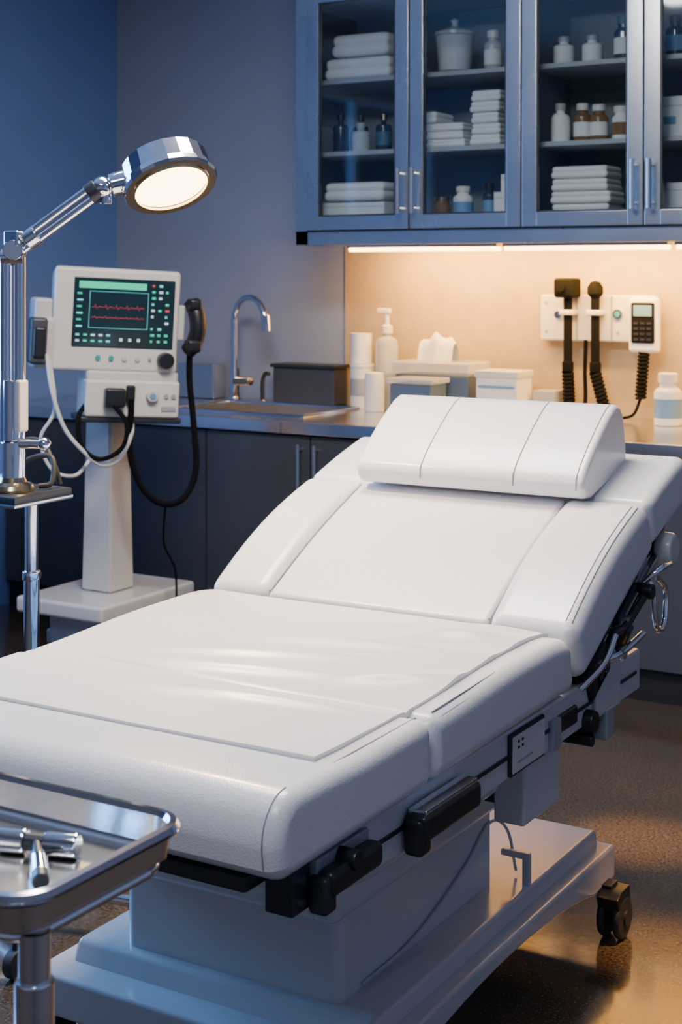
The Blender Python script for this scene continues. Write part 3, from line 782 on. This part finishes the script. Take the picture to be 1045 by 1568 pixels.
for x, y in [(-1.13, 3.02), (-1.85, 3.02), (-1.13, 2.08), (-1.85, 2.08)]:
    s_ = 1 if x > -1.5 else -1
    for o2 in (-.026, .008): b.cyl((x+o2, y, .0445), (x+o2+.018, y, .0445), .044, rubber, bev=.007)
    b.cyl((x-.03, y, .045), (x+.03, y, .045), .016, dark)
    b.prism([(y-.03, .06), (y-.045, .095), (y-.02, .105), (y+.03, .105), (y+.035, .07)], x-.024, x+.024, black, .003, 2)
    b.box(min(x, x-s_*.06), max(x, x-s_*.06), y-.02, y+.02, .095, .112, dark)
b.finish('casters', et)
b = B()
b.box(-1.245, -1.185, 2.70, 2.715, .255, .268, bedwhite, .003, 2); b.box(-1.20, -1.185, 2.70, 2.715, .205, .26, bedwhite, .003, 2)
b.tube([(-1.253, 2.17, .215), (-1.25, 2.35, .225), (-1.25, 2.55, .28), (-1.25, 2.66, .33), (-1.24, 2.72, .30), (-1.23, 2.74, .215)], .003, medwhite)
b.finish('foot_pedal', et)

# ------------------------------------------------------------------ foreground instrument tray stand
it = empty('instrument_tray_stand', (-1.15, 1.10, 0))
TX0, TX1, TY0, TY1, TZ = -1.42, -.918, .995, 1.222, .85
def rrect(x0, x1, y0, y1, r, n=6):
    P = []
    for cx, cy, a0 in [(x1-r, y1-r, 0), (x0+r, y1-r, 90), (x0+r, y0+r, 180), (x1-r, y0+r, 270)]:
        for i in range(n+1):
            a = math.radians(a0+90*i/n); P.append((cx+r*math.cos(a), cy+r*math.sin(a)))
    return P
b = B()
def shell(prof, rbase, mat, cap=True):
    loops = [[(p[0], p[1], z) for p in rrect(TX0+o_, TX1-o_, TY0+o_, TY1-o_, max(.012, rbase-o_))] for o_, z in prof]
    vs = [p for l in loops for p in l]; n_ = len(loops[0]); fs = []
    for i in range(len(loops)-1):
        for k in range(n_): k2 = (k+1) % n_; fs.append([i*n_+k, i*n_+k2, (i+1)*n_+k2, (i+1)*n_+k])
    if cap: fs.append([(len(loops)-1)*n_+k for k in range(n_)])
    b.raw(vs, fs, mat)
shell([(-.010, TZ-.010), (-.0135, TZ-.005), (-.010, TZ), (-.003, TZ+.001), (.001, TZ-.004)], .032, chrome, False)
shell([(.001, TZ-.004), (.004, TZ-.030), (.008, TZ-.035), (.016, TZ-.037)], .032, steel)
shell([(-.010, TZ-.010), (-.002, TZ-.012), (.002, TZ-.036), (.016, TZ-.039)], .026, steel)
b.finish('tray', it)
b = B()
rl = [(p[0], p[1], TZ-.045) for p in rrect(TX0+.01, TX1-.01, TY0+.01, TY1-.01, .03)]
b.tube(rl+[rl[0]], .006, chrome, smooth=False)
qx, qy = -.930, 1.022
b.cyl((qx, qy, .05), (qx, qy, .808), .0145, chrome); b.cyl((qx, qy, .70), (qx, qy, .765), .018, chrome, bev=.003)
b.tube([(qx, qy, .05), (qx-.01, qy, .04), (-1.45, qy, .04)], .014, chrome, smooth=False)
for ye in (.80, 1.22): b.tube([(-1.42, 1.0, .04), (-1.42, ye, .04)], .013, chrome, smooth=False); b.tube([(-.94, 1.0, .04), (-.94, ye, .04)], .013, chrome, smooth=False)
for x in (-1.42, -.94):
    for ye in (.80, 1.22): b.cyl((x-.01, ye, .022), (x+.01, ye, .022), .0215, rubber, bev=.003)
b.finish('stand_frame', it)
b = B(); zt = TZ-.037+.0128
c0 = Vector((-1.040, 1.145, zt)); dv = Vector((.95, .30, 0)).normalized()
b.cyl(c0-dv*.042, c0-dv*.01, .0125, chrome, bev=.003); b.cyl(c0-dv*.012, c0+dv*.012, .0085, dark, bev=.001)
b.cyl(c0+dv*.010, c0+dv*.046, .0125, chrome, bev=.003)
e1 = c0+Vector((.065, -.065, -.004))
b.cyl(c0, c0+(e1-c0)*.4, .006, dark); b.cyl(c0+(e1-c0)*.35, e1, .0085, dark, bev=.002); b.cyl(c0+(e1-c0)*.45, c0+(e1-c0)*.85, .0092, chrome, bev=.002)
b.finish('reflex_hammer')

# ------------------------------------------------------------------ added ceiling lights, window daylight
for (x, y, en, col) in [(-1.9, 2.8, 88, (1, .90, .78)), (-.9, .6, 22, (.88, .92, 1))]:  # unseen ceiling panels, added as key and fill light
    b = B(); b.box(x-.62, x+.62, y-.32, y+.32, ZC-.03, ZC-.001, blueframe); b.box(x-.6, x+.6, y-.3, y+.3, ZC-.034, ZC-.03, panelglow); b.finish('key_fill_panel')
    area('key_fill_light', (x, y, ZC-.04), (0, 0, 0), 1.2, .6, col, en)
area('window_daylight', (XL-.16, (wy0+wy1)/2, (wz0+wz1)/2), (0, math.radians(-90), 0), 1.5, 2.0, (.19, .46, 1), 220)
def pool_spot(loc, target, en, ang):  # unseen spot and ring, added to throw a warm pool on the floor
    b = B(); b.lathe([(.06, 0), (.065, -.004), (.065, -.012), (.045, -.012), (.04, -.004)], (loc[0], loc[1], ZC-.001), blueframe); b.finish('pool_spot_ring')
    L = bpy.data.lights.new('floor_pool_beam', 'SPOT'); L.energy = en; L.color = (1, .52, .16); L.spot_size = math.radians(ang); L.spot_blend = 1; L.shadow_soft_size = .03
    o = bpy.data.objects.new('floor_pool_beam', L); o.location = (loc[0], loc[1], ZC-.03)
    dd = Vector(target)-Vector(o.location); o.rotation_euler = dd.to_track_quat('-Z', 'Y').to_euler(); scene.collection.objects.link(o)
pool_spot((-1.2, 3.75), (-1.27, 3.56, 0), 1100, 9)
pool_spot((-.3, 3.3), (-1.02, 3.02, 0), 900, 8)
pool_spot((-.2, 4.2), (-1.1, 4.1, 0), 160, 30)

w_ = bpy.data.worlds.new('World'); scene.world = w_; w_.use_nodes = True
w_.node_tree.nodes['Background'].inputs[0].default_value = (.12, .28, .8, 1); w_.node_tree.nodes['Background'].inputs[1].default_value = 1.0

# ------------------------------------------------------------------ camera
cam = bpy.data.cameras.new('camera'); co = bpy.data.objects.new('camera', cam); scene.collection.objects.link(co)
co.location = (0, 0, 1.4); co.rotation_euler = (math.radians(90), 0, math.radians(30.8))
cam.lens = 53; cam.sensor_width = 36; cam.sensor_fit = 'AUTO'; cam.shift_y = -.235; cam.clip_start = .05
cam.dof.use_dof = True; cam.dof.focus_distance = 2.5; cam.dof.aperture_fstop = 9
scene.camera = co
